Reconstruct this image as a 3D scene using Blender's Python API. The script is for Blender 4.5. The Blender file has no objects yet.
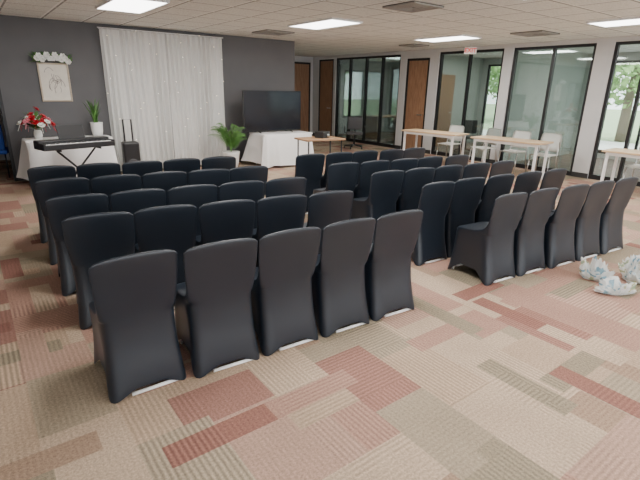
import bpy, bmesh, math, random
from mathutils import Vector, Matrix, noise
random.seed(7)
C = bpy.context.scene.collection
PI = math.pi
CEIL = 2.65; YB = 9.45; XE = 9.9; CH = 1.65

# ---------------------------------------------------------------- camera
F = 455.0
cam = bpy.data.cameras.new('camera'); camo = bpy.data.objects.new('camera', cam); C.objects.link(camo)
cam.sensor_width = 36; cam.lens = F/640*36; cam.clip_start = .02; cam.clip_end = 300
ROT = Matrix.Rotation(math.radians(-37.1), 3, 'Z') @ Matrix.Rotation(math.radians(90-18.5), 3, 'X') @ Matrix.Rotation(math.radians(1.2), 3, 'Z')
M4 = ROT.to_4x4(); M4.translation = Vector((0, 0, CH)); camo.matrix_world = M4
bpy.context.scene.camera = camo
def at(px, py, z=0.0):
    d = ROT @ Vector(((px-320)/F, -(py-240)/F, -1)); t = (z-CH)/d.z
    return Vector((d.x*t, d.y*t, z))

# ---------------------------------------------------------------- materials
def new_mat(name):
    m = bpy.data.materials.new(name); m.use_nodes = True
    return m, m.node_tree.nodes, m.node_tree.links, m.node_tree.nodes['Principled BSDF']
def mat(name, col, rough=.5, metal=0, bump=0, bscale=80, var=0, vscale=6, spec=.5, sheen=0, emit=None, estr=0):
    m, N, L, b = new_mat(name)
    b.inputs['Base Color'].default_value = (*col, 1); b.inputs['Roughness'].default_value = rough
    b.inputs['Metallic'].default_value = metal; b.inputs['Specular IOR Level'].default_value = spec
    b.inputs['Sheen Weight'].default_value = sheen
    tc = N.new('ShaderNodeTexCoord')
    if var:
        n = N.new('ShaderNodeTexNoise'); n.inputs['Scale'].default_value = vscale; n.inputs['Detail'].default_value = 4
        L.new(tc.outputs['Object'], n.inputs['Vector'])
        r = N.new('ShaderNodeValToRGB'); r.color_ramp.elements[0].position = .3; r.color_ramp.elements[1].position = .7
        r.color_ramp.elements[0].color = (*[c*(1-var) for c in col], 1); r.color_ramp.elements[1].color = (*[min(1, c*(1+var)) for c in col], 1)
        L.new(n.outputs['Fac'], r.inputs['Fac']); L.new(r.outputs['Color'], b.inputs['Base Color'])
    if bump:
        n = N.new('ShaderNodeTexNoise'); n.inputs['Scale'].default_value = bscale; n.inputs['Detail'].default_value = 3
        L.new(tc.outputs['Object'], n.inputs['Vector'])
        bp = N.new('ShaderNodeBump'); bp.inputs['Strength'].default_value = bump; bp.inputs['Distance'].default_value = .02
        L.new(n.outputs['Fac'], bp.inputs['Height']); L.new(bp.outputs['Normal'], b.inputs['Normal'])
    if emit:
        b.inputs['Emission Color'].default_value = (*emit, 1); b.inputs['Emission Strength'].default_value = estr
    return m
def math_n(N, L, op, a, b=None, c=None):
    n = N.new('ShaderNodeMath'); n.operation = op
    for i, v in enumerate((a, b, c)):
        if v is None: continue
        if isinstance(v, (int, float)): n.inputs[i].default_value = v
        else: L.new(v, n.inputs[i])
    return n.outputs[0]
def carpet_mat():
    m, N, L, b = new_mat('carpet_tiles'); b.inputs['Roughness'].default_value = .95; b.inputs['Specular IOR Level'].default_value = .1
    tc = N.new('ShaderNodeTexCoord'); sp = N.new('ShaderNodeSeparateXYZ'); L.new(tc.outputs['Object'], sp.inputs[0])
    X, Y = sp.outputs[0], sp.outputs[1]
    def cell(a, bb, sa, sb, seed):
        row = math_n(N, L, 'FLOOR', math_n(N, L, 'DIVIDE', bb, sb))
        wn = N.new('ShaderNodeTexWhiteNoise'); wn.noise_dimensions = '2D'
        cv = N.new('ShaderNodeCombineXYZ'); L.new(row, cv.inputs[0]); cv.inputs[1].default_value = seed; L.new(cv.outputs[0], wn.inputs['Vector'])
        u = math_n(N, L, 'ADD', math_n(N, L, 'DIVIDE', a, sa), wn.outputs['Value'])
        col = math_n(N, L, 'FLOOR', u)
        w2 = N.new('ShaderNodeTexWhiteNoise'); w2.noise_dimensions = '3D'
        c2 = N.new('ShaderNodeCombineXYZ'); L.new(col, c2.inputs[0]); L.new(row, c2.inputs[1]); c2.inputs[2].default_value = seed
        L.new(c2.outputs[0], w2.inputs['Vector'])
        s = N.new('ShaderNodeSeparateColor'); L.new(w2.outputs['Color'], s.inputs[0])
        return s.outputs[0], s.outputs[1], s.outputs[2]
    def ramp(fac, stops):
        r = N.new('ShaderNodeValToRGB'); r.color_ramp.interpolation = 'CONSTANT'; e = r.color_ramp.elements
        e[0].position = 0; e[0].color = (*stops[0][1], 1); e[1].position = stops[1][0]; e[1].color = (*stops[1][1], 1)
        for p, c in stops[2:]:
            k = e.new(p); k.color = (*c, 1)
        L.new(fac, r.inputs['Fac']); return r.outputs['Color']
    def mix(f, a, bb, bt='MIX'):
        n = N.new('ShaderNodeMix'); n.data_type = 'RGBA'; n.blend_type = bt
        if isinstance(f, (int, float)): n.inputs['Factor'].default_value = f
        else: L.new(f, n.inputs['Factor'])
        L.new(a, n.inputs['A']); L.new(bb, n.inputs['B']); return n.outputs['Result']
    beige = (.46, .34, .245); tan = (.50, .38, .28); pink = (.41, .25, .195); rust = (.285, .14, .112); olive = (.30, .25, .18)
    rose = (.445, .295, .23); brn = (.36, .25, .18); red = (.335, .18, .145); grey = (.37, .30, .22)
    a1, a2, a3 = cell(X, Y, .78, .31, 2.0)
    colA = ramp(a1, [(0, beige), (.18, tan), (.33, rose), (.48, beige), (.58, grey), (.68, pink), (.78, brn), (.85, red), (.92, tan)])
    b1, b2, b3 = cell(Y, X, .56, .37, 6.0)
    colB = ramp(b1, [(0, rose), (.16, olive), (.26, beige), (.42, grey), (.54, pink), (.68, tan), (.87, red)])
    col = mix(math_n(N, L, 'GREATER_THAN', b2, .46), colA, colB)
    c1, c2, c3 = cell(X, Y, .56, .153, 9.0)
    colC = ramp(c1, [(0, rust), (.3, olive), (.45, pink), (.65, beige), (.82, brn)])
    col = mix(math_n(N, L, 'GREATER_THAN', c2, .86), col, colC)
    d1, d2, d3 = cell(Y, X, .56, .153, 13.0)
    colD = ramp(d1, [(0, rust), (.3, rose), (.5, tan), (.75, olive)])
    dm = math_n(N, L, 'GREATER_THAN', d2, .89); col = mix(dm, col, colD)
    sy = math_n(N, L, 'SINE', math_n(N, L, 'MULTIPLY', Y, 2*PI/.028)); sx = math_n(N, L, 'SINE', math_n(N, L, 'MULTIPLY', X, 2*PI/.028))
    pick = math_n(N, L, 'GREATER_THAN', a3, .5)
    st = N.new('ShaderNodeMix'); L.new(pick, st.inputs[0]); L.new(sx, st.inputs[2]); L.new(sy, st.inputs[3])
    amt = math_n(N, L, 'MULTIPLY_ADD', math_n(N, L, 'POWER', b3, 2.0), .22, .04)
    fz = math_n(N, L, 'MULTIPLY_ADD', st.outputs[0], amt, 1.0)
    nz = N.new('ShaderNodeTexNoise'); nz.inputs['Scale'].default_value = 80; nz.inputs['Detail'].default_value = 6; nz.inputs['Roughness'].default_value = .85
    L.new(tc.outputs['Object'], nz.inputs['Vector'])
    nf = math_n(N, L, 'MULTIPLY_ADD', nz.outputs['Fac'], 2.6, -.28)
    nz2 = N.new('ShaderNodeTexNoise'); nz2.inputs['Scale'].default_value = 2.2; nz2.inputs['Detail'].default_value = 3; L.new(tc.outputs['Object'], nz2.inputs['Vector'])
    nf = math_n(N, L, 'MULTIPLY', nf, math_n(N, L, 'MULTIPLY_ADD', nz2.outputs['Fac'], .35, .83))
    br = math_n(N, L, 'MULTIPLY', fz, nf)
    hs = N.new('ShaderNodeVectorMath'); hs.operation = 'SCALE'; L.new(col, hs.inputs[0]); L.new(br, hs.inputs['Scale'])
    L.new(hs.outputs[0], b.inputs['Base Color'])
    bp = N.new('ShaderNodeBump'); bp.inputs['Strength'].default_value = .5; bp.inputs['Distance'].default_value = .01
    L.new(br, bp.inputs['Height']); L.new(bp.outputs[0], b.inputs['Normal'])
    return m
def ceiling_mat():
    m, N, L, b = new_mat('ceiling_tiles'); b.inputs['Roughness'].default_value = .9
    tc = N.new('ShaderNodeTexCoord'); sp = N.new('ShaderNodeSeparateXYZ'); L.new(tc.outputs['Object'], sp.inputs[0])
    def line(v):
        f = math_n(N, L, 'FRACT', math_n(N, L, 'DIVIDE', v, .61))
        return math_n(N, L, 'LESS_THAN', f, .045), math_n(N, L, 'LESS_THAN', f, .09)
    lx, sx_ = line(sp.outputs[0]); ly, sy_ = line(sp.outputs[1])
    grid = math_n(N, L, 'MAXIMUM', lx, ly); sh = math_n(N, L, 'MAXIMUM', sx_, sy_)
    nz = N.new('ShaderNodeTexNoise'); nz.inputs['Scale'].default_value = 45; nz.inputs['Detail'].default_value = 5; L.new(tc.outputs['Object'], nz.inputs['Vector'])
    r = N.new('ShaderNodeValToRGB'); r.color_ramp.elements[0].position = .32; r.color_ramp.elements[1].position = .6
    r.color_ramp.elements[0].color = (.68, .70, .67, 1); r.color_ramp.elements[1].color = (.87, .89, .86, 1); L.new(nz.outputs['Fac'], r.inputs['Fac'])
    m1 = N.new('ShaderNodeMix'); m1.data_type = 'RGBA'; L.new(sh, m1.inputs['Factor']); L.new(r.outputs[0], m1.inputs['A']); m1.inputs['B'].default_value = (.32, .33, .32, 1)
    m2 = N.new('ShaderNodeMix'); m2.data_type = 'RGBA'; L.new(grid, m2.inputs['Factor']); L.new(m1.outputs['Result'], m2.inputs['A']); m2.inputs['B'].default_value = (.95, .96, .94, 1)
    L.new(m2.outputs['Result'], b.inputs['Base Color']); return m
def wood_mat(name, c1, c2, axis='Z', scale=3):
    m, N, L, b = new_mat(name); b.inputs['Roughness'].default_value = .45
    tc = N.new('ShaderNodeTexCoord'); mp = N.new('ShaderNodeMapping'); L.new(tc.outputs['Object'], mp.inputs['Vector'])
    s = [14, 14, 14]; s['XYZ'.index(axis)] = 1.2; mp.inputs['Scale'].default_value = s
    nz = N.new('ShaderNodeTexNoise'); nz.inputs['Scale'].default_value = scale; nz.inputs['Detail'].default_value = 6; nz.inputs['Distortion'].default_value = .6
    L.new(mp.outputs[0], nz.inputs['Vector'])
    r = N.new('ShaderNodeValToRGB'); r.color_ramp.elements[0].position = .3; r.color_ramp.elements[1].position = .7
    r.color_ramp.elements[0].color = (*c1, 1); r.color_ramp.elements[1].color = (*c2, 1)
    L.new(nz.outputs['Fac'], r.inputs['Fac']); L.new(r.outputs[0], b.inputs['Base Color']); return m
def spandex_mat():
    m, N, L, b = new_mat('black_spandex'); b.inputs['Base Color'].default_value = (.0090, .0140, .0225, 1)
    b.inputs['Roughness'].default_value = .36; b.inputs['Specular IOR Level'].default_value = .55
    b.inputs['Sheen Weight'].default_value = .05; b.inputs['Sheen Roughness'].default_value = .35; b.inputs['Sheen Tint'].default_value = (.5, .7, 1, 1)
    tc = N.new('ShaderNodeTexCoord')
    nz = N.new('ShaderNodeTexNoise'); nz.inputs['Scale'].default_value = 4; nz.inputs['Detail'].default_value = 0
    L.new(tc.outputs['Object'], nz.inputs['Vector'])
    bp = N.new('ShaderNodeBump'); bp.inputs['Strength'].default_value = .25; bp.inputs['Distance'].default_value = .025
    L.new(nz.outputs['Fac'], bp.inputs['Height']); L.new(bp.outputs[0], b.inputs['Normal']); return m
def glass_mat(name, tint, refl=.12):
    m, N, L, b = new_mat(name); N.remove(b); out = N['Material Output']
    t = N.new('ShaderNodeBsdfTransparent'); t.inputs[0].default_value = (*tint, 1)
    g = N.new('ShaderNodeBsdfGlossy'); g.inputs['Roughness'].default_value = .03; g.inputs[0].default_value = (.9, .95, .95, 1)
    fr = N.new('ShaderNodeFresnel'); fr.inputs[0].default_value = 1.5
    mx = N.new('ShaderNodeMixShader'); f = math_n(N, L, 'MULTIPLY_ADD', fr.outputs[0], .8, refl-.03)
    L.new(f, mx.inputs[0]); L.new(t.outputs[0], mx.inputs[1]); L.new(g.outputs[0], mx.inputs[2]); L.new(mx.outputs[0], out.inputs[0]); return m
def sheer_mat(name, col, trans):
    m, N, L, b = new_mat(name); out = N['Material Output']
    b.inputs['Base Color'].default_value = (*col, 1); b.inputs['Roughness'].default_value = .7
    t = N.new('ShaderNodeBsdfTransparent'); mx = N.new('ShaderNodeMixShader'); mx.inputs[0].default_value = trans
    L.new(b.outputs[0], mx.inputs[1]); L.new(t.outputs[0], mx.inputs[2]); L.new(mx.outputs[0], out.inputs[0]); return m

MAT = dict(
    carpet=carpet_mat(), ceiling=ceiling_mat(), spandex=spandex_mat(),
    charcoal=mat('charcoal_paint', (.128, .127, .133), .8, bump=.05, var=.06, vscale=2),
    grey_paint=mat('light_grey_paint', (.58, .58, .58), .7, var=.04, vscale=2),
    office_paint=mat('office_paint', (.46, .49, .46), .8, var=.05, vscale=2),
    office_carpet=mat('office_carpet', (.20, .17, .15), .95, bump=.3, bscale=200, var=.2, vscale=30),
    black_frame=mat('black_aluminium', (.02, .02, .022), .4, metal=.3),
    door_wood=wood_mat('brown_door_wood', (.24, .125, .07), (.38, .22, .13)),
    table_wood=wood_mat('pale_table_wood', (.55, .38, .22), (.70, .52, .33), 'Y'),
    lect_wood=wood_mat('mid_brown_wood', (.30, .17, .09), (.42, .26, .15), 'X'),
    tan_wood=wood_mat('tan_frame_wood', (.45, .36, .26), (.6, .5, .38), 'X'),
    white_metal=mat('white_metal', (.8, .8, .8), .35),
    white_plastic=mat('white_plastic', (.92, .91, .88), .4),
    chair_white=mat('white_chair_steel', (.92, .92, .92), .35),
    cloth=mat('white_tablecloth', (.88, .88, .88), .85, bump=.3, bscale=9),
    curtain=sheer_mat('sheer_curtain', (.90, .90, .88), .26),
    glass=glass_mat('window_glass', (.74, .79, .76), .09), clear=glass_mat('outer_glass', (.95, .97, .96), .05),
    black_plastic=mat('black_plastic', (.015, .015, .017), .35), screen=mat('tv_screen', (.006, .008, .014), .12),
    chrome=mat('brushed_metal', (.6, .6, .6), .3, metal=1), grey_fabric=mat('grey_mesh_fabric', (.09, .09, .095), .8, bump=.3),
    leaf=mat('green_leaf', (.09, .22, .05), .5, var=.5, vscale=9), leaf2=mat('tree_leaf', (.30, .46, .18), .7, var=.35, vscale=3),
    stem=mat('green_stem', (.08, .17, .04), .6), bark=mat('bark', (.2, .16, .12), .9, bump=.6, bscale=20),
    red=mat('red_petal', (.55, .012, .03), .5), whitep=mat('white_petal', (.92, .92, .88), .6), pinkp=mat('pink_petal', (.8, .3, .36), .6),
    pot=mat('white_ceramic', (.8, .8, .78), .3), soil=mat('soil', (.05, .035, .025), .95, bump=.6),
    paper=mat('drawing_paper', (.76, .71, .63), .8, var=.05, vscale=12), ink=mat('ink', (.22, .18, .17), .8),
    diffuser=mat('lit_diffuser', (.9, .9, .9), .5, emit=(1, .99, .96), estr=8),
    vent=mat('vent_metal', (.33, .32, .30), .5), vent_dark=mat('vent_dark', (.04, .04, .04), .8),
    exit_red=mat('exit_red', (.6, .04, .03), .5, emit=(.9, .08, .05), estr=.3), exit_white=mat('exit_case', (.80, .78, .75), .5),
    bulb=mat('warm_bulb', (1, .85, .6), .4, emit=(1, .9, .7), estr=3), wire=mat('clear_wire', (.7, .7, .68), .4),
    base_dark=mat('dark_vinyl_base', (.035, .033, .033), .6), grass=mat('grass', (.36, .46, .27), .95, bump=.6, bscale=40, var=.2, vscale=5),
    paving=mat('paving', (.7, .69, .66), .9, var=.1), blue=mat('blue_fabric', (.03, .09, .42), .8, bump=.3),
)
pb, N_, L_, b_ = new_mat('clear_plastic_wrap'); b_.inputs['Base Color'].default_value = (.82, .85, .87, 1); b_.inputs['Roughness'].default_value = .15
tcn = N_.new('ShaderNodeTexCoord'); nn = N_.new('ShaderNodeTexNoise'); nn.inputs['Scale'].default_value = 9; nn.inputs['Detail'].default_value = 1; nn.inputs['Distortion'].default_value = 1
L_.new(tcn.outputs['Object'], nn.inputs['Vector'])
rr = N_.new('ShaderNodeValToRGB'); e = rr.color_ramp.elements; e[0].position = .36; e[0].color = (.20, .38, .48, 1); e[1].position = .41; e[1].color = (.80, .82, .81, 1)
k_ = e.new(.60); k_.color = (.80, .81, .79, 1); k_ = e.new(.64); k_.color = (.62, .57, .33, 1); k_ = e.new(.70); k_.color = (.35, .45, .30, 1)
L_.new(nn.outputs['Fac'], rr.inputs['Fac']); L_.new(rr.outputs[0], b_.inputs['Base Color'])
o_ = N_['Material Output']; t_ = N_.new('ShaderNodeBsdfTransparent'); x_ = N_.new('ShaderNodeMixShader'); x_.inputs[0].default_value = .3
L_.new(b_.outputs[0], x_.inputs[1]); L_.new(t_.outputs[0], x_.inputs[2]); L_.new(x_.outputs[0], o_.inputs[0])
MAT['plastic_bag'] = pb

# ---------------------------------------------------------------- mesh helpers
def box(bm, x0, x1, y0, y1, z0, z1, bev=0, rot=None):
    m = Matrix.Translation(((x0+x1)/2, (y0+y1)/2, (z0+z1)/2))
    if rot: m = m @ rot
    m = m @ Matrix.Diagonal((abs(x1-x0), abs(y1-y0), abs(z1-z0), 1))
    r = bmesh.ops.create_cube(bm, size=1, matrix=m)
    if bev:
        es = list({e for v in r['verts'] for e in v.link_edges})
        bmesh.ops.bevel(bm, geom=es, offset=bev, segments=2, affect='EDGES', profile=.5)
def tube(bm, pts, r, n=8, caps=True):
    pts = [Vector(p) for p in pts]; rs = r if isinstance(r, (list, tuple)) else [r]*len(pts); rings = []; up = None
    for i, p in enumerate(pts):
        t = (pts[min(i+1, len(pts)-1)] - pts[max(i-1, 0)]).normalized()
        if up is None: up = Vector((0, 0, 1)) if abs(t.z) < .9 else Vector((1, 0, 0))
        a = t.cross(up)
        if a.length < 1e-4: a = t.cross(Vector((0, 1, 0)))
        a.normalize(); b = t.cross(a).normalized(); up = -b if (-b).dot(up) > 0 else b
        rings.append([bm.verts.new(p + a*math.cos(2*PI*k/n)*rs[i] + b*math.sin(2*PI*k/n)*rs[i]) for k in range(n)])
    for i in range(len(rings)-1):
        for k in range(n): bm.faces.new((rings[i][k], rings[i][(k+1) % n], rings[i+1][(k+1) % n], rings[i+1][k]))
    if caps: bm.faces.new(rings[0]); bm.faces.new(rings[-1])
def lathe(bm, prof, n=20, c=(0, 0, 0)):
    rings = [[bm.verts.new((c[0]+r*math.cos(2*PI*k/n), c[1]+r*math.sin(2*PI*k/n), c[2]+z)) for k in range(n)] for r, z in prof]
    for i in range(len(rings)-1):
        for k in range(n): bm.faces.new((rings[i][k], rings[i][(k+1) % n], rings[i+1][(k+1) % n], rings[i+1][k]))
    bm.faces.new(rings[0]); bm.faces.new(rings[-1])
def obj(name, bm, m, parent=None, smooth=False):
    bmesh.ops.recalc_face_normals(bm, faces=bm.faces[:])
    me = bpy.data.meshes.new(name); bm.to_mesh(me); bm.free(); me.materials.append(MAT[m] if isinstance(m, str) else m)
    if smooth:
        for p in me.polygons: p.use_smooth = True
    o = bpy.data.objects.new(name, me); C.objects.link(o)
    if parent: o.parent = parent
    return o
def tag(o, label, cat, group=None):
    o['label'] = label; o['category'] = cat
    if group: o['group'] = group
    return o
def thing(name, label, cat, loc=(0, 0, 0), rz=0, group=None):
    o = bpy.data.objects.new(name, None); C.objects.link(o); o.location = loc; o.rotation_euler = (0, 0, rz); o.empty_display_size = .1
    return tag(o, label, cat, group)
def struct(name, bm, m, parent=None):
    o = obj(name, bm, m, parent)
    if not parent: o['kind'] = 'structure'
    return o
def dup(root, loc, rz, label):
    r = root.copy(); C.objects.link(r); r.location = loc; r.rotation_euler = (0, 0, rz); r['label'] = label
    for ch in list(root.children):
        c = ch.copy(); C.objects.link(c); c.parent = r
        for g in list(ch.children):
            d = g.copy(); C.objects.link(d); d.parent = c
    return r
def BM(): return bmesh.new()

# ---------------------------------------------------------------- room shell
b = BM(); box(b, -3, XE, -3.5, 13.8, -.1, 0); struct('floor', b, 'carpet')
b = BM(); box(b, XE, 13.6, -3.5, 13.8, -.1, 0); struct('floor_office', b, 'office_carpet')
b = BM(); box(b, -3.1, 13.7, -3.6, 13.9, CEIL, CEIL+.1); struct('ceiling', b, 'ceiling')
DX = .50
b = BM()
box(b, DX, 6.3, YB, YB+.15, 0, CEIL); box(b, -3, DX-1, YB, YB+.15, 0, CEIL); box(b, DX-1, DX, YB, YB+.15, 2.08, CEIL)
struct('wall_north', b, 'charcoal')
b = BM(); box(b, 6.15, 6.3, YB+.15, 13.7, 0, CEIL); struct('wall_hall_west', b, 'grey_paint')
NW0, NW1 = 11.3, 13.3
b = BM(); box(b, 6.3, NW0, 13.7, 13.8, 0, CEIL); box(b, NW1, 13.6, 13.7, 13.8, 0, CEIL); box(b, NW0, NW1, 13.7, 13.8, 0, .6); box(b, NW0, NW1, 13.7, 13.8, 2.3, CEIL)
box(b, -3, 6.15, 12.2, 12.3, 0, CEIL); struct('wall_hall_north', b, 'grey_paint')
b = BM(); box(b, NW0, NW1, 13.72, 13.78, .6, .66); box(b, NW0, NW1, 13.72, 13.78, 2.24, 2.3)
for x in (NW0, (NW0+NW1)/2-.03, NW1-.06): box(b, x, x+.06, 13.72, 13.78, .66, 2.24)
wn = struct('window_9', b, 'black_frame')  # added window: sky opening put in to brighten the office behind the far glass
b = BM(); box(b, NW0+.06, NW1-.06, 13.745, 13.755, .66, 2.24); obj('pane', b, 'clear', wn)
b = BM(); box(b, -3.1, -3, -3.5, 12.2, 0, CEIL); struct('wall_west', b, 'grey_paint')
b = BM(); box(b, -3, XE, -3.6, -3.5, 0, .5); box(b, -3, XE, -3.6, -3.5, 2.45, CEIL)
for x in (-3, .3, 3.5, 6.7, 9.7): box(b, x, x+.2, -3.6, -3.5, .5, 2.45)
struct('wall_south', b, 'grey_paint')
piers = [(13.35, 13.7), (12.42, 12.55), (9.3, 9.55), (8.2, 8.5), (6.15, 6.38), (4.1, 4.42), (-3.5, .9)]
b = BM(); box(b, XE, XE+.14, -3.5, 13.7, 2.57, CEIL)
for y0, y1 in piers: box(b, XE, XE+.14, y0, y1, 0, 2.57)
box(b, XE, XE+.14, 8.5, 9.3, 2.45, 2.57)
struct('wall_east', b, 'grey_paint')
def window(n, y0, y1, mull, x=XE+.03, z0=0, z1=2.57, m='glass', fr='black_frame', w=.055):
    b = BM()
    box(b, x, x+.08, y0, y1, z0, z0+.09); box(b, x, x+.08, y0, y1, z1-w, z1)
    for y in [y0, y1-w] + [k-w/2 for k in mull]: box(b, x, x+.08, y, y+w, z0+.09, z1-w)
    o = struct('window_%d' % n, b, fr)
    ys = [y0+w] + [v for k in mull for v in (k-w/2, k+w/2)] + [y1-w]
    for i in range(0, len(ys), 2):
        b = BM(); box(b, x+.035, x+.045, ys[i], ys[i+1], z0+.09, z1-w); p = obj('pane', b, m, o)
    return o
window(1, 9.55, 12.42, [10.3, 11.0, 11.75])
window(2, 6.38, 8.2, [7.3])
window(3, 4.42, 6.15, [5.25])
window(4, .9, 4.1, [1.9, 2.9, 3.55], m='clear')
def door(n, boxargs, handle, frame):
    b = BM(); box(b, *boxargs); o = struct('door_%d' % n, b, 'door_wood')
    b = BM()
    for f in frame: box(b, *f)
    obj('door_frame', b, 'black_frame', o)
    b = BM(); tube(b, handle, .012); obj('door_handle', b, 'chrome', o); return o
door(1, (XE+.03, XE+.08, 8.56, 9.24, .01, 2.39), [(XE+.03, 8.65, 1.0), (XE-.03, 8.65, 1.0), (XE-.03, 8.77, 1.0)],
     [(XE+.01, XE+.1, 8.5, 8.56, 0, 2.45), (XE+.01, XE+.1, 9.24, 9.3, 0, 2.45), (XE+.01, XE+.1, 8.56, 9.24, 2.39, 2.45)])
door(2, (XE+.03, XE+.08, 12.6, 13.3, .01, 2.5), [(XE+.03, 12.7, 1.0), (XE-.03, 12.7, 1.0), (XE-.03, 12.82, 1.0)],
     [(XE+.01, XE+.1, 12.55, 12.6, 0, 2.55), (XE+.01, XE+.1, 13.3, 13.35, 0, 2.55), (XE+.01, XE+.1, 12.6, 13.3, 2.5, 2.55)])
door(3, (8.9, 9.68, 13.63, 13.69, .01, 2.4), [(9.0, 13.63, 1.0), (9.0, 13.58, 1.0), (9.12, 13.58, 1.0)],
     [(8.84, 8.9, 13.62, 13.7, 0, 2.46), (9.68, 9.74, 13.62, 13.7, 0, 2.46), (8.9, 9.68, 13.62, 13.7, 2.4, 2.46)])
b = BM()
box(b, DX-1, DX-.94, YB-.02, YB+.17, 0, 2.08); box(b, DX-.045, DX, YB-.02, YB+.17, 0, 2.08); box(b, DX-1, DX, YB-.02, YB+.17, 2.02, 2.08)
struct('trim_1', b, 'black_frame')
b = BM(); box(b, DX, 6.3, YB-.015, YB, 0, .1); box(b, -3, DX-1, YB-.015, YB, 0, .1); struct('baseboard_north', b, 'base_dark')
b = BM()
for y0, y1 in piers: box(b, XE-.012, XE, y0, y1, 0, .1)
struct('baseboard_east', b, 'base_dark')
b = BM()
holes = [(3.1, 6.1), (8.1, 9.2), (12.0, 13.5), (.2, 2.2)]
ys = [-3.5]
for h in sorted(holes): ys += [h[0], h[1]]
ys.append(13.7)
for i in range(0, len(ys), 2): box(b, 13.5, 13.6, ys[i], ys[i+1], 0, CEIL)
for h in holes: box(b, 13.5, 13.6, h[0], h[1], 0, .12); box(b, 13.5, 13.6, h[0], h[1], 2.45, CEIL)
struct('wall_office_east', b, 'office_paint')
for i, h in enumerate(sorted(holes)): window(5+i, h[0], h[1], [(h[0]+h[1])/2], x=13.52, z0=.12, z1=2.45, m='clear')
b = BM(); box(b, XE+.14, 13.5, 6.2, 6.3, 0, CEIL); struct('wall_office_south', b, 'office_paint')
b = BM(); box(b, XE+.14, 13.5, 9.4, 9.5, 0, CEIL); struct('wall_office_north', b, 'office_paint')
b = BM(); box(b, 11.3, 12.15, 9.37, 9.4, 0, 2.1); do = struct('door_4', b, 'door_wood')
b = BM(); tube(b, [(12.05, 9.37, 1), (12.05, 9.32, 1), (11.93, 9.32, 1)], .012); obj('door_handle', b, 'chrome', do)
b = BM(); box(b, -10, 60, 13.85, 60, -.2, -.05); box(b, 13.65, 60, -40, 13.85, -.2, -.05); struct('ground', b, 'grass')
b = BM(); box(b, 13.7, 19, -20, 40, -.05, -.03); struct('ground_path', b, 'paving')
def tree(x, y, h, label):
    t = thing('tree', label, 'tree', (x, y, -.05), 0, 'trees outside the windows')
    b = BM(); tube(b, [(0, 0, 0), (.1, .05, h*.3), (0, -.1, h*.6), (.05, 0, h*.8)], [.2, .16, .12, .04]); obj('trunk', b, 'bark', t, True)
    b = BM()
    for i in range(2600):
        a = random.random()*2*PI; u = random.uniform(-1, 1); r = random.random()**.4*h*.40
        p = Vector((r*math.cos(a)*math.sqrt(1-u*u), r*math.sin(a)*math.sqrt(1-u*u), h*.60+u*r*.95)); s = random.uniform(.1, .2)
        q = Matrix.Rotation(random.random()*6, 3, Vector((random.random()-.5, random.random()-.5, random.random()-.5)).normalized())
        b.faces.new([b.verts.new(p + q @ Vector(v)*s) for v in ((-1, 0, 0), (0, -.5, 0), (1, 0, 0), (0, .5, .2))])
    obj('foliage', b, 'leaf2', t)
tree(19.5, 7.2, 5.4, 'pale leafy tree outside, seen through the glass right of the corner pillar')
tree(26, 16.5, 5.5, 'pale leafy tree outside, seen through the glass below the exit sign')
tree(17, 23, 4.4, 'leafy tree outside beyond the farthest glass offices')

# ---------------------------------------------------------------- ceiling fixtures
lights = [(1.97, 6.85, 'ceiling light panel nearest above the sheer curtain, cut by the top edge'), (4.9, 6.5, 'middle fluorescent ceiling panel in front of the television'),
          (7.95, 6.45, 'fluorescent ceiling panel farthest from the camera, left of the exit sign'), (7.8, 2.95, 'fluorescent ceiling panel at the right edge above the glass wall'),
          (1.97, 2.6, 'ceiling panel above the near left chairs'), (4.9, 2.6, 'ceiling panel above the aisle between blocks'),
          (1.97, -.9, 'ceiling panel behind the camera, left'), (4.9, -.9, 'ceiling panel behind the camera, middle'), (7.8, -.9, 'ceiling panel behind the camera, right')]
for x, y, lb in lights:
    t = thing('ceiling_light', lb, 'ceiling light', (x, y, CEIL-.03), 0, 'fluorescent panels in the tiled ceiling')
    b = BM(); box(b, -.3, .3, -.6, .6, .012, .03)
    for q in ((-.31, -.29, -.61, .61), (.29, .31, -.61, .61), (-.29, .29, -.61, -.59), (-.29, .29, .59, .61)): box(b, q[0], q[1], q[2], q[3], 0, .03)
    obj('frame', b, 'white_metal', t)
    b = BM(); box(b, -.285, .285, -.585, .585, .003, .011); obj('diffuser', b, 'diffuser', t)
    l = bpy.data.lights.new('panel_lamp', 'AREA'); l.shape = 'RECTANGLE'; l.size = .56; l.size_y = 1.16; l.energy = 54; l.color = (1, .97, .92)
    lo = bpy.data.objects.new('panel_lamp', l); C.objects.link(lo); lo.location = (x, y, CEIL-.04)
for x, y, e in ((11.7, 7.8, 70), (11.7, 4.2, 60), (11.7, 11.4, 100)):
    l = bpy.data.lights.new('office_lamp', 'AREA'); l.size = .8; l.energy = e; lo = bpy.data.objects.new('office_lamp', l); C.objects.link(lo); lo.location = (x, y, CEIL-.03)
for (px, py, s, lb) in [(413, 6, .27, 'square louvred ceiling vent nearest the camera'), (535, 33, .3, 'square ceiling vent above the glass wall'),
                     (273, 32, .3, 'ceiling vent above the television'), (414, 45, .25, 'smallest ceiling vent, far back near the wooden door')]:
    p = at(px, py, CEIL)
    t = thing('ceiling_vent', lb, 'air vent', (p.x, p.y, CEIL-.025), 0, 'air vents in the ceiling')
    b = BM(); box(b, -s, s, -s, s, .015, .025); obj('backing', b, 'vent_dark', t)
    b = BM()
    for k in range(4):
        a0 = s*(1-k*.24); a1 = a0-.045
        for q in ((-a0, -a1, -a0, a0), (a1, a0, -a0, a0), (-a1, a1, -a0, -a1), (-a1, a1, a1, a0)): box(b, q[0], q[1], q[2], q[3], .0+k*.002, .015)
    obj('louvre', b, 'vent', t)
p = at(471, 52, 2.5)
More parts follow.
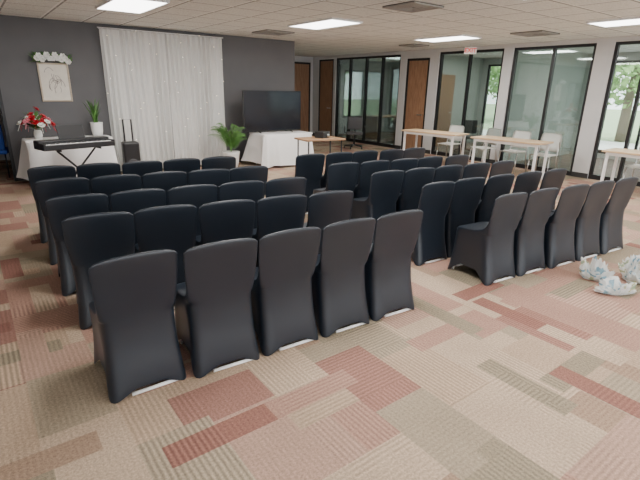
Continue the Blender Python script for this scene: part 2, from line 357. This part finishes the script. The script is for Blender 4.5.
t = thing('exit_sign', 'small white exit sign with red letters hanging below the ceiling', 'exit sign', (p.x-.3, p.y-.2, 2.43), math.radians(-50))
b = BM(); box(b, -.13, .13, -.02, .02, 0, .145, .005); obj('case', b, 'exit_white', t)
b = BM(); tube(b, [(0, 0, .145), (0, 0, CEIL-2.43)], .012); obj('stem', b, 'white_metal', t)
cu = bpy.data.curves.new('exit_text', 'FONT'); cu.body = 'EXIT'; cu.size = .125; cu.align_x = 'CENTER'; cu.align_y = 'CENTER'; cu.extrude = .002; cu.offset = .003
fo = bpy.data.objects.new('exit_text', cu); C.objects.link(fo)
me = bpy.data.meshes.new_from_object(fo.evaluated_get(bpy.context.evaluated_depsgraph_get())); bpy.data.objects.remove(fo)
me.materials.clear(); me.materials.append(MAT['exit_red'])
lo = bpy.data.objects.new('lettering', me); C.objects.link(lo); lo.parent = t; lo.location = (0, -.023, .073); lo.rotation_euler = (PI/2, 0, 0)

# ---------------------------------------------------------------- covered chairs
HC = .82
def cover_mesh():
    # z, half width, rear y, front y
    LV = [(0, .227, -.272, .250), (.015, .2265, -.270, .248), (.04, .2245, -.264, .243), (.08, .2205, -.254, .235), (.13, .2155, -.242, .227), (.19, .2105, -.229, .220), (.26, .2065, -.217, .214), (.33, .2045, -.208, .210),
          (.39, .2040, -.202, .208), (.42, .2040, -.200, .204), (.437, .2042, -.1995, .190), (.446, .2044, -.199, .16), (.451, .2046, -.199, .11), (.456, .2048, -.199, .05), (.463, .2050, -.199, -.01),
          (.474, .2055, -.1995, -.06), (.490, .206, -.200, -.10), (.512, .2075, -.2015, -.132), (.54, .2095, -.204, -.155), (.58, .2125, -.208, -.172), (.63, .216, -.214, -.185), (.68, .219, -.2205, -.194),
          (.72, .2205, -.226, -.2005), (.75, .221, -.230, -.205), (.773, .2205, -.2325, -.2085), (.788, .2185, -.234, -.211), (.799, .2145, -.2345, -.213), (.807, .207, -.2345, -.215), (.8135, .193, -.2335, -.2165), (.818, .168, -.232, -.218), (.8205, .122, -.230, -.220), (.822, .05, -.227, -.223)]
    n = 88; b = BM(); rings = []
    for z, hw, yb, yf in LV:
        ring = []; yc = (yb+yf)/2; hd = (yf-yb)/2
        ex = 6.0 if z < .44 else max(3.2, 6.0-2.8*(z-.44)/.16)
        for k in range(n):
            a = 2*PI*(k+.5)/n; c, s = math.cos(a), math.sin(a)
            xr = math.copysign(abs(c)**(2/ex), c); yr = math.copysign(abs(s)**(2/ex), s)
            x, y, zz = hw*xr, yc+hd*yr, z
            cor = min(1, xr*xr*yr*yr/.62)
            if z < .44:
                p = (1-z/.44); mid = 1-cor
                if abs(xr) > abs(yr): x *= 1-.17*p*mid
                else: y = yc+(y-yc)*(1-.09*p*mid)
                A = .12 if abs(xr) > abs(yr) else (.058 if yr < 0 else .12)
                zz = z + A*mid*max(0, 1-z/.40)
            if z > .15 and yr < 0: y += .012*(1-xr*xr)*math.sin(PI*min(1, (z-.15)/.62))
            if z > .79: zz -= .010*(xr*hw/.21)**2
            ring.append(b.verts.new((x, y, zz)))
        rings.append(ring)
    for i in range(len(rings)-1):
        for k in range(n): b.faces.new((rings[i][k], rings[i][(k+1) % n], rings[i+1][(k+1) % n], rings[i+1][k]))
    b.faces.new(rings[-1])
    return b
def make_chair(label):
    t = thing('covered_chair', label, 'chair', group='chairs in stretch covers set out in rows')
    obj('cover', cover_mesh(), 'spandex', t, True)
    for y in (-.240, .21):
        b = BM(); tube(b, [(-.10, y, .014), (.175, y, .014)], .011); obj('crossbar', b, 'chair_white', t, True)
    for sx in (-1, 1):
        b = BM(); tube(b, [(sx*.165, -.215, .0), (sx*.13, -.11, .40)], .011); obj('leg', b, 'chair_white', t, True)
        b = BM(); tube(b, [(sx*.165, .19, .0), (sx*.13, .11, .40)], .011); obj('leg', b, 'chair_white', t, True)
    return t
RN = ['nearest', 'second nearest', 'middle', 'second farthest', 'farthest']
CL = ['at the left end', 'second from the left', 'third from the left', 'fourth from the left', 'at the right end']
rowsL = [((144, 254), (399, 213)), ((104, 213), (328, 192)), ((80, 195), (284, 178)), ((68, 178), (246, 167)), ((54, 166), (217, 157))]
rowsR = [((514, 194), (616, 179)), ((438, 182), (546, 167)), ((389, 171), (488, 158)), ((345, 163), (440, 153)), ((310, 154), (400, 147))]
first = None
for side, rows in (('left', rowsL), ('right', rowsR)):
    for r, (pa, pb_) in enumerate(rows):
        A = at(*pa, z=HC-.005); B = at(*pb_, z=HC-.005); A.z = B.z = 0
        d = (B-A).normalized()
        if side == 'right': d = Vector((1, -.13, 0)).normalized()
        sp = max(.452, min(.458, (B-A).length/4)); ang = math.atan2(d.y, d.x)*.8
        mid = A + d*sp*2 if side == 'right' else (A+B)/2
        for c in range(5):
            P = mid + d*sp*(c-2); rz = ang + random.uniform(-.02, .02)
            if side == 'left' and r == 0 and c == 0: rz += .03; P += Vector((-.01, 0, 0))
            P = P + Matrix.Rotation(rz, 3, 'Z') @ Vector((0, .225, 0)); P += Vector((0, random.uniform(-.02, .02), 0))
            lb = 'black covered chair %s in the %s row of the %s block' % (CL[c], RN[r], side)
            if first is None: first = make_chair(lb); first.location = P; first.rotation_euler = (0, 0, rz)
            else: dup(first, P, rz, lb)

# ---------------------------------------------------------------- curtain wall
cr = thing('curtain_rod', 'slim white rod carrying the sheer curtains on the dark wall', 'curtain rod', (3.27, YB-.14, 2.575))
b = BM(); tube(b, [(-1.2, 0, 0), (1.18, 0, 0)], .009); obj('rod', b, 'white_metal', cr, True)
for x in (-1.15, 1.15):
    b = BM(); tube(b, [(x, 0, 0), (x, .14, 0)], .008); obj('bracket', b, 'white_metal', cr, True)
def curtain(x0, x1, label):
    b = BM(); n = 240; m = 18; V = []
    ph = random.random()*6
    for j in range(m+1):
        z = .03 + (2.563-.03)*j/m; row = []
        for i in range(n+1):
            u = i/n; x = x0+(x1-x0)*u
            amp = .030*(.6+.4*(1-j/m))*(.6+.5*math.sin(u*7+ph)); y = amp*math.sin(u*(x1-x0)*58+ph+2.2*math.sin(u*9)+.5*math.sin(z*1.7+u*14)) + .016*math.sin(u*77+z*1.1+2*math.sin(u*4))
            row.append(b.verts.new((x, YB-.14+y, z)))
        V.append(row)
    for j in range(m):
        for i in range(n): b.faces.new((V[j][i], V[j][i+1], V[j+1][i+1], V[j+1][i]))
    o = obj('curtain', b, 'curtain', None, True); tag(o, label, 'curtain', 'sheer white curtains on the dark wall')
curtain(2.1, 3.25, 'left sheer white curtain panel hanging beside the potted plant')
curtain(3.26, 4.42, 'right sheer white curtain panel hanging beside the palm')
t = thing('string_light', 'string of tiny warm lights draped over the sheer curtains', 'string lights', (0, YB-.215, 0))
sp_ = []
for i in range(6):
    x = 2.2+i*.42
    col = [(x+.11*math.sin(k*1.7+i*2.3), 0, 2.45-k*.34+.12*math.sin(k*3+i*2)) for k in range(6)]
    if i % 2: col.reverse()
    sp_ += col
b = BM(); tube(b, sp_, .001, 4); obj('wire', b, 'wire', t)
b = BM(); bmesh.ops.create_icosphere(b, subdivisions=1, radius=.006); bl = obj('bulb', b, 'bulb', t); bl.location = sp_[0]
for q in sp_[1:]:
    c = bl.copy(); C.objects.link(c); c.location = (q[0], -.004, q[2])

# ---------------------------------------------------------------- cloth tables
def cloth_table(x0, x1, y0, y1, h, l1, l2):
    cx, cy = (x0+x1)/2, (y0+y1)/2
    t = thing('folding_table', l1, 'table', (cx, cy, 0)); w, d = (x1-x0)/2, (y1-y0)/2
    b = BM(); box(b, -w, w, -d, d, h-.035, h-.004, .005); obj('tabletop', b, 'white_plastic', t)
    for sx in (-1, 1):
        for sy in (-1, 1):
            b = BM(); tube(b, [(sx*(w-.12), sy*(d-.08), 0), (sx*(w-.12), sy*(d-.08), h-.035)], .013); obj('leg', b, 'chrome', t, True)
    b = BM(); n = 300; per = []
    for k in range(n):
        a = 2*PI*(k+.5)/n; c, s = math.cos(a), math.sin(a); ex = 9
        per.append((math.copysign(abs(c)**(2/ex), c), math.copysign(abs(s)**(2/ex), s)))
    rings = []
    for z, g, wv in [(h, -.02, 0), (h, .004, 0), (h-.012, .012, .002), (h-.08, .02, .018), (h-.2, .03, .045), (h*.5, .045, .065), (h*.28, .06, .08), (.05, .075, .095)]:
        ring = []
        for x, y in per:
            q = (x*w-y*d)*13; wob = wv*(math.sin(q+2*math.sin(q*.31))*.55+.45*math.sin(q*.43+1+z))
            cor = max(0, (x*x*y*y-.4)/.35)*.09*(1-z/h)
            fx = 1 if abs(x) > .93 else .25; fy = 1 if abs(y) > .93 else .25
            ring.append(b.verts.new((cx+x*(w+(g+wob)*fx+cor), cy+y*(d+(g+wob)*fy+cor), z if z > .1 else z+.05*math.sin(q*.37+2)*math.sin(q*.11)-.0)))
        rings.append(ring)
    for i in range(len(rings)-1):
        for k in range(n): b.faces.new((rings[i][k], rings[i][(k+1) % n], rings[i+1][(k+1) % n], rings[i+1][k]))
    b.faces.new(rings[0])
    o = obj('tablecloth', b, 'cloth', None, True); tag(o, l2, 'tablecloth')
cloth_table(.66, 1.98, 8.74, 9.24, .75, 'folding table hidden under white cloth behind the keyboard', 'white cloth draped to the floor over the table behind the keyboard')
cloth_table(4.86, 6.1, 8.42, 9.08, .70, 'folding table under white cloth carrying the television', 'white cloth draped over the table below the television')

t = thing('television', 'large flat black television standing on the white cloth table', 'television', (5.33, 8.85, .702), 0)
b = BM(); box(b, -.72, .72, -.03, .03, .03, .87, .008); obj('casing', b, 'black_plastic', t)
b = BM(); box(b, -.705, .705, -.034, -.029, .05, .855); obj('screen', b, 'screen', t)
for x in (-.38, .42):
    b = BM(); tube(b, [(x, -.14, .008), (x, 0, .04), (x, .14, .008)], .01); obj('stand_foot', b, 'black_plastic', t, True)

kx, ky = 1.28, 8.1; KR = .24
t = thing('keyboard_stand', 'black metal stand under the electric keyboard', 'stand', (kx, ky, 0), KR)
for s in (-1, 1):
    b = BM(); tube(b, [(-.3*s, s*.02, .02), (.3*s, s*.02, .655)], .016); obj('brace', b, 'black_plastic', t, True)
for x in (-.3, .3):
    b = BM(); tube(b, [(x, -.2, .016), (x, .2, .016)], .016); obj('foot', b, 'black_plastic', t, True)
    b = BM(); tube(b, [(x, -.17, .668), (x, .17, .668)], .015); obj('support_arm', b, 'black_plastic', t, True)
t = thing('electric_keyboard', 'black electric piano keyboard on its stand before the white table', 'keyboard', (kx, ky, .684), KR)
b = BM(); box(b, -.54, .54, -.19, .19, 0, .08, .01); box(b, -.54, .54, .0, .19, .06, .13, .014)
box(b, -.54, -.50, -.19, 0, .06, .10, .008); box(b, .50, .54, -.19, 0, .06, .10, .008); obj('case', b, 'black_plastic', t)
b = BM()
for k in range(44): box(b, -.49+k*.0223, -.49+k*.0223+.0207, -.155, -.015, .075, .086)
obj('white_keys', b, 'white_plastic', t)
b = BM()
for k in range(43):
    if k % 7 not in (2, 6): box(b, -.49+k*.0223+.0135, -.49+k*.0223+.0295, -.115, -.012, .087, .100)
obj('black_keys', b, 'black_plastic', t)
b = BM(); box(b, -.2, .2, .12, .135, .11, .34, .004, Matrix.Rotation(-.25, 4, 'X')); obj('music_rest', b, 'black_plastic', t)

t = thing('portable_loudspeaker', 'black portable loudspeaker with raised pull handle beside the curtain', 'loudspeaker', (2.3, 8.9, 0), -.1)
b = BM(); box(b, -.14, .14, -.13, .13, .03, .64, .03); obj('cabinet', b, 'black_plastic', t)
b = BM(); lathe(b, [(.10, 0), (.105, .004), (.09, .008), (.04, .002)], 24); bmesh.ops.rotate(b, verts=b.verts, matrix=Matrix.Rotation(PI/2, 3, 'X')); bmesh.ops.translate(b, verts=b.verts, vec=(0, -.131, .24)); obj('speaker_cone', b, 'grey_fabric', t, True)
b = BM(); tube(b, [(-.07, .09, .55), (-.07, .09, 1.03), (.07, .09, 1.03), (.07, .09, .55)], .014); obj('pull_handle', b, 'black_plastic', t)
for x in (-.12, .12):
    b = BM(); tube(b, [(x-.015, .1, .035), (x+.015, .1, .035)], .035, 16); obj('wheel', b, 'black_plastic', t)

# ---------------------------------------------------------------- flowers, plants, picture
def blade(b, base, ang, h, lean, w, curl=1.0, n=6):
    d = Vector((math.cos(ang), math.sin(ang), 0)); s = Vector((-d.y, d.x, 0)); pr = None
    for i in range(n+1):
        u = i/n; p = Vector(base) + d*lean*u**1.6 + Vector((0, 0, h*(u - .35*curl*u*u*u)))
        ww = w*math.sin(PI*min(.98, .12+.86*u))**.7*(1 if u < .98 else .1)
        a, c = b.verts.new(p-s*ww), b.verts.new(p+s*ww)
        if pr: b.faces.new((pr[0], pr[1], c, a))
        pr = (a, c)
def flower(b, p, r):
    p = Vector(p)
    for ring, (rr_, k, tilt) in enumerate([(r, 6, .35), (r*.7, 5, .9), (r*.4, 4, 1.3)]):
        for i in range(k):
            a = 2*PI*i/k+ring*.5; d = Vector((math.cos(a), math.sin(a), 0)); s = Vector((-d.y, d.x, 0)); u = Vector((0, 0, 1))
            tip = p + (d*math.cos(tilt)+u*math.sin(tilt))*rr_; mid = p + (d*math.cos(tilt)+u*math.sin(tilt))*rr_*.55 - u*r*.1
            b.faces.new([b.verts.new(v) for v in (p, mid+s*rr_*.5, tip+s*rr_*.2, tip-s*rr_*.2, mid-s*rr_*.5)])
t = thing('flower_vase', 'vase of red and white flowers on the white table', 'flowers', (.88, 9.0, .752))
b = BM(); lathe(b, [(.05, 0), (.065, .05), (.06, .11), (.04, .15), (.05, .17), (.04, .165)], 20); obj('vase', b, 'pot', t, True)
b = BM()
for k in range(46): blade(b, (0, 0, .12), random.random()*6.3, random.uniform(.05, .42), random.uniform(.1, .27), .024, .5)
obj('leaves', b, 'leaf', t)
for k in range(28):
    a = k*2.4; r = .03+.22*math.sqrt(k/28); z = .44-1.0*r+random.uniform(-.05, .06)
    b = BM(); flower(b, (0, 0, 0), random.uniform(.055, .075)); tube(b, [(0, 0, 0), (-r*.0, -r*.5, -.06)], .003, 4)
    f = obj('flower', b, ['red', 'red', 'whitep', 'red', 'whitep', 'red', 'pinkp'][k % 7], t); f.location = (r*math.cos(a), r*math.sin(a)*.7, z)
    f.rotation_euler = (.7, 0, a+1.5)
t = thing('potted_plant', 'upright green plant in white pot on the cloth table', 'plant', (1.80, 9.03, .752))
b = BM(); lathe(b, [(.08, 0), (.095, .1), (.1, .2), (.105, .24), (.09, .235)], 24); obj('pot', b, 'pot', t, True)
b = BM()
for k in range(26): blade(b, (random.uniform(-.04, .04), random.uniform(-.04, .04), .21), random.random()*6.3, random.uniform(.25, .5), random.uniform(.03, .2), .014, .2)
obj('leaves', b, 'leaf', t)
b = BM(); lathe(b, [(.09, .21), (.09, .215)], 20); obj('soil', b, 'soil', t)
t = thing('potted_palm', 'green potted palm between the curtains and the television', 'plant', (4.24, 8.72, 0))
b = BM(); lathe(b, [(.12, 0), (.15, .15), (.17, .33), (.18, .36), (.16, .35)], 24); obj('pot', b, 'pot', t, True)
b = BM(); lathe(b, [(.15, .32), (.15, .325)], 20); obj('soil', b, 'soil', t)
for k in range(30):
    b = BM(); a = k*2.4+random.uniform(-.2, .2); L = random.uniform(.5, 1.05); lean = random.uniform(.2, .55); d = Vector((math.cos(a), math.sin(a)*(.7), 0)); s = Vector((-d.y, d.x, 0))
    if math.cos(a) > .3: lean *= .72
    pts = [Vector((0, 0, .33)) + d*lean*(u**1.7) + Vector((0, 0, L*(u-.42*u**3))) for u in [i/24 for i in range(25)]]
    tube(b, pts, [.005]*12+[.003]*13, 5)
    for i in range(6, 25):
        for sg in (-1, 1):
            p = pts[i]; l = .15*(1-abs(i-12)/20); tip = p + s*sg*l*.6 + d*l*.55 - Vector((0, 0, l*.55)); q = (pts[i]-pts[i-1]).normalized()*.004
            b.faces.new([b.verts.new(v) for v in (p-q, (p+tip)/2-q*1.3+Vector((0, 0, .012)), tip, (p+tip)/2+q*1.3+Vector((0, 0, .012)), p+q)])
    obj('frond', b, 'leaf', t)
t = thing('framed_picture', 'pale sketch in a light frame hanging on the dark wall below flowers', 'picture', (1.31, YB-.03, 1.33))
b = BM()
for q in ((-.235, -.21, 0, .63), (.21, .235, 0, .63), (-.21, .21, 0, .025), (-.21, .21, .605, .63)): box(b, q[0], q[1], 0, .03, q[2], q[3], .004)
obj('frame', b, 'tan_wood', t)
b = BM(); box(b, -.21, .21, .012, .025, .025, .605); obj('paper', b, 'paper', t)
b = BM()
for k in range(12):
    x = random.uniform(-.08, .08); z = random.uniform(.18, .45); r = random.uniform(.04, .12)
    o0 = random.random()*6
    tube(b, [(x+r*math.cos(q)*.8, .009, z+r*math.sin(q)*1.3) for q in [o0+i*.3 for i in range(8)]], .003, 5)
obj('sketch_lines', b, 'ink', t)
t = thing('flower_garland', 'spray of green leaves and white blooms over the picture', 'flowers', (1.31, YB-.07, 1.985))
b = BM()
for k in range(150):
    x = random.uniform(-.28, .28); blade(b, (x, 0, .04-.4*x*x), random.choice([PI, 0])+random.uniform(-1.2, .6), random.uniform(-.06, .15), random.uniform(.03, .12), .022, .3)
bmesh.ops.transform(b, matrix=Matrix.Diagonal((1, .5, 1, 1)), verts=b.verts)
obj('leaves', b, 'leaf', t)
for k in range(13):
    b = BM(); flower(b, (0, 0, 0), .052); f = obj('flower', b, 'whitep', t); x = -.24+k*.04
    f.location = (x, -.05, .06-.5*x*x+.04*math.sin(k*2)); f.rotation_euler = (1.2, 0, random.uniform(-.5, .5))

p = at(320, 138, .75)
t = thing('side_table', 'small brown wooden table with black legs near the television', 'table', (p.x, p.y, 0), -.1)
b = BM(); box(b, -.42, .42, -.25, .25, .72, .75, .005); obj('tabletop', b, 'lect_wood', t)
for sx in (-1, 1):
    for sy in (-1, 1):
        b = BM(); tube(b, [(sx*.36, sy*.2, 0), (sx*.36, sy*.2, .72)], .014); obj('leg', b, 'black_plastic', t, True)
t = thing('projector', 'small black device standing on the brown wooden table', 'device', (p.x+.05, p.y, .752), .3)
b = BM(); box(b, -.11, .11, -.1, .1, .0, .12, .012); obj('body', b, 'black_plastic', t)
b = BM(); lathe(b, [(.03, 0), (.032, .02), (.02, .022)], 16); bmesh.ops.rotate(b, verts=b.verts, matrix=Matrix.Rotation(PI/2, 3, 'X')); bmesh.ops.translate(b, verts=b.verts, vec=(.05, -.1, .05)); obj('lens', b, 'chrome', t, True)

# ---------------------------------------------------------------- pale tables and white chairs along the glass
def long_table(x, y0, y1, rz, label):
    t = thing('long_table', label, 'table', (x, (y0+y1)/2, 0), rz, 'pale wood tables along the glass wall'); h = (y1-y0)/2
    b = BM(); box(b, -.3, .3, -h, h, .715, .745, .004); obj('tabletop', b, 'table_wood', t)
    b = BM()
    for q in ((-.25, -.23, -h+.05, h-.05), (.23, .25, -h+.05, h-.05)): box(b, q[0], q[1], q[2], q[3], .66, .715)
    obj('apron', b, 'white_metal', t)
    for sx in (-1, 1):
        for sy in (-1, 1):
            b = BM(); box(b, sx*.24-.02, sx*.24+.02, sy*(h-.08)-.02, sy*(h-.08)+.02, 0, .715); obj('leg', b, 'white_metal', t)
long_table(8.55, 6.3, 7.75, .1, 'pale wood table with white legs, farthest along the glass')
long_table(8.68, 4.45, 5.9, .08, 'pale wood table with white legs in front of the middle glass')
long_table(8.85, 1.85, 3.4, .05, 'pale wood table cut off by the right edge of the photo')
def white_chair(label):
    t = thing('stacking_chair', label, 'chair', group='white chairs around the pale tables')
    def shell(rows):
        b = BM(); V = [[b.verts.new((w*(i/8*2-1), y+bow*(1-(i/8*2-1)**2), z+dip*(1-(i/8*2-1)**2))) for i in range(9)] for (w, y, z, bow, dip) in rows]
        for j in range(len(V)-1):
            for i in range(8): b.faces.new((V[j][i], V[j][i+1], V[j+1][i+1], V[j+1][i]))
        bmesh.ops.solidify(b, geom=b.faces[:], thickness=.016); return b
    obj('seat', shell([(.2, .21, .43, 0, 0), (.215, .17, .45, 0, -.008), (.22, 0, .445, 0, -.015), (.21, -.16, .44, 0, -.012), (.2, -.2, .46, 0, -.01)]), 'white_plastic', t, True)
    obj('backrest', shell([(.195, -.21, .50, -.02, 0), (.21, -.225, .60, -.03, 0), (.21, -.245, .74, -.03, 0), (.20, -.26, .83, -.03, 0), (.17, -.265, .86, -.02, 0)]), 'white_plastic', t, True)
    for sx in (-1, 1):
        b = BM(); tube(b, [(sx*.21, .22, 0), (sx*.19, .17, .43)], .011); obj('leg', b, 'chrome', t, True)
        b = BM(); tube(b, [(sx*.21, -.25, 0), (sx*.19, -.18, .43), (sx*.18, -.235, .7)], .011); obj('leg', b, 'chrome', t, True)
    return t
wc = white_chair('white chair on the far side of the farthest pale table'); wc.location = (9.12, 7.0, 0); wc.rotation_euler = (0, 0, PI/2+.1)
for x, y, rz, lb in [(9.2, 6.12, PI/2-.2, 'white chair in the gap between the two far pale tables'),
                     (9.22, 5.4, PI/2, 'white chair behind the middle pale table, left one'), (9.26, 4.75, PI/2+.1, 'white chair behind the middle pale table, right one'),
                     (9.36, 3.0, PI/2, 'white chair behind the pale table at the right edge')]:
    dup(wc, (x, y, 0), rz, lb)
def office_chair(label):
    t = thing('office_chair', label, 'chair', group='dark office chairs')
    b = BM(); box(b, -.23, .23, -.22, .24, .40, .47, .03); obj('seat', b, 'grey_fabric', t, True)
    b = BM(); box(b, -.21, .21, -.27, -.22, .52, .88, .022); obj('backrest', b, 'grey_fabric', t, True)
    b = BM(); tube(b, [(0, -.1, .42), (0, -.27, .44), (0, -.28, .64)], .018); obj('back_bracket', b, 'black_plastic', t, True)
    b = BM(); tube(b, [(0, 0, .1), (0, 0, .41)], .025); obj('gas_column', b, 'black_plastic', t, True)
    b = BM()
    for k in range(5): tube(b, [(0, 0, .11), (.28*math.cos(k*1.2566), .28*math.sin(k*1.2566), .07)], .018)
    obj('star_base', b, 'black_plastic', t, True)
    for k in range(5):
        b = BM(); c, s = .28*math.cos(k*1.2566), .28*math.sin(k*1.2566); tube(b, [(c-.015, s, .028), (c+.015, s, .028)], .028, 12); obj('caster', b, 'black_plastic', t)
    for sx in (-1, 1):
        b = BM(); tube(b, [(sx*.2, 0, .43), (sx*.29, 0, .46), (sx*.29, 0, .62), (sx*.29, .15, .63), (sx*.29, -.12, .63)], .014); obj('armrest', b, 'black_plastic', t, True)
    return t
oc = office_chair('dark office chair in front of the far glass offices'); oc.location = (8.8, 10.1, 0); oc.rotation_euler = (0, 0, 2.4)
dup(oc, (11.2, 10.8, 0), 1.0, 'dark office chair behind the glass, left of the office desk')
dup(oc, (11.0, 7.9, 0), 2.0, 'dark office chair behind the glass near the exit sign')
t = thing('office_desk', 'wooden desk inside the far glass office', 'desk', (11.9, 12.0, 0))
b = BM(); box(b, -.8, .8, -.4, .4, .71, .75, .005); obj('desktop', b, 'lect_wood', t)
for sx in (-1, 1):
    b = BM(); box(b, sx*.75-.02, sx*.75+.02, -.36, .36, 0, .71); obj('side_panel', b, 'lect_wood', t)
t = thing('upholstered_chair', 'blue chair glimpsed through the doorway at the left edge', 'chair', (.26, 10.1, 0), 2.9)
b = BM(); box(b, -.24, .24, -.22, .24, .42, .5, .025); obj('seat', b, 'blue', t, True)
b = BM(); box(b, -.23, .23, .20, .26, .5, .95, .025); obj('backrest', b, 'blue', t, True)
for sx in (-1, 1):
    for sy in (-1, 1):
        b = BM(); tube(b, [(sx*.2, sy*.2, 0), (sx*.2, sy*.2, .43)], .013); obj('leg', b, 'black_plastic', t, True)

# ---------------------------------------------------------------- crumpled plastic bags
def bag(px, py, rx, ry, h, rz, label, seed):
    p = at(px, py, 0); b = BM(); bmesh.ops.create_icosphere(b, subdivisions=5, radius=1)
    for v in b.verts:
        d = v.co.normalized(); n1 = noise.noise(d*1.5+Vector((seed, 0, 0))); n3 = abs(noise.noise(d*3.2+Vector((0, seed, 0))))
        n4 = abs(noise.noise(d*7+Vector((0, 0, seed))))
        r = 1+.5*n1-.5*n3-.15*n4
        v.co = Vector((d.x*rx*r, d.y*ry*r, max(.0, (d.z*.5+.38)*h*(1+1.0*n1-1.1*n3-.5*n4))))
    o = obj('plastic_bag', b, 'plastic_bag'); o.location = (p.x, p.y, .003); o.rotation_euler.z = rz
    tag(o, label, 'plastic bag', 'crumpled plastic wrappers on the carpet')
bag(594, 279, .11, .13, .19, .3, 'small crumpled clear plastic bag left of the pile on carpet', 1.3)
bag(613, 293, .18, .10, .12, -.6, 'flattened crumpled plastic bag nearest the camera on carpet', 4.1)
bag(635, 281, .16, .14, .23, .5, 'largest crumpled plastic bag with printing at right edge', 7.7)

# ---------------------------------------------------------------- daylight
w = bpy.data.worlds.new('sky'); bpy.context.scene.world = w; w.use_nodes = True
w.node_tree.nodes['Background'].inputs[0].default_value = (.92, .96, 1, 1); w.node_tree.nodes['Background'].inputs[1].default_value = 5.2
sun = bpy.data.lights.new('sun', 'SUN'); sun.energy = 3.5; sun.angle = .3; so = bpy.data.objects.new('sun', sun); C.objects.link(so); so.rotation_euler = (.35, .25, 0)
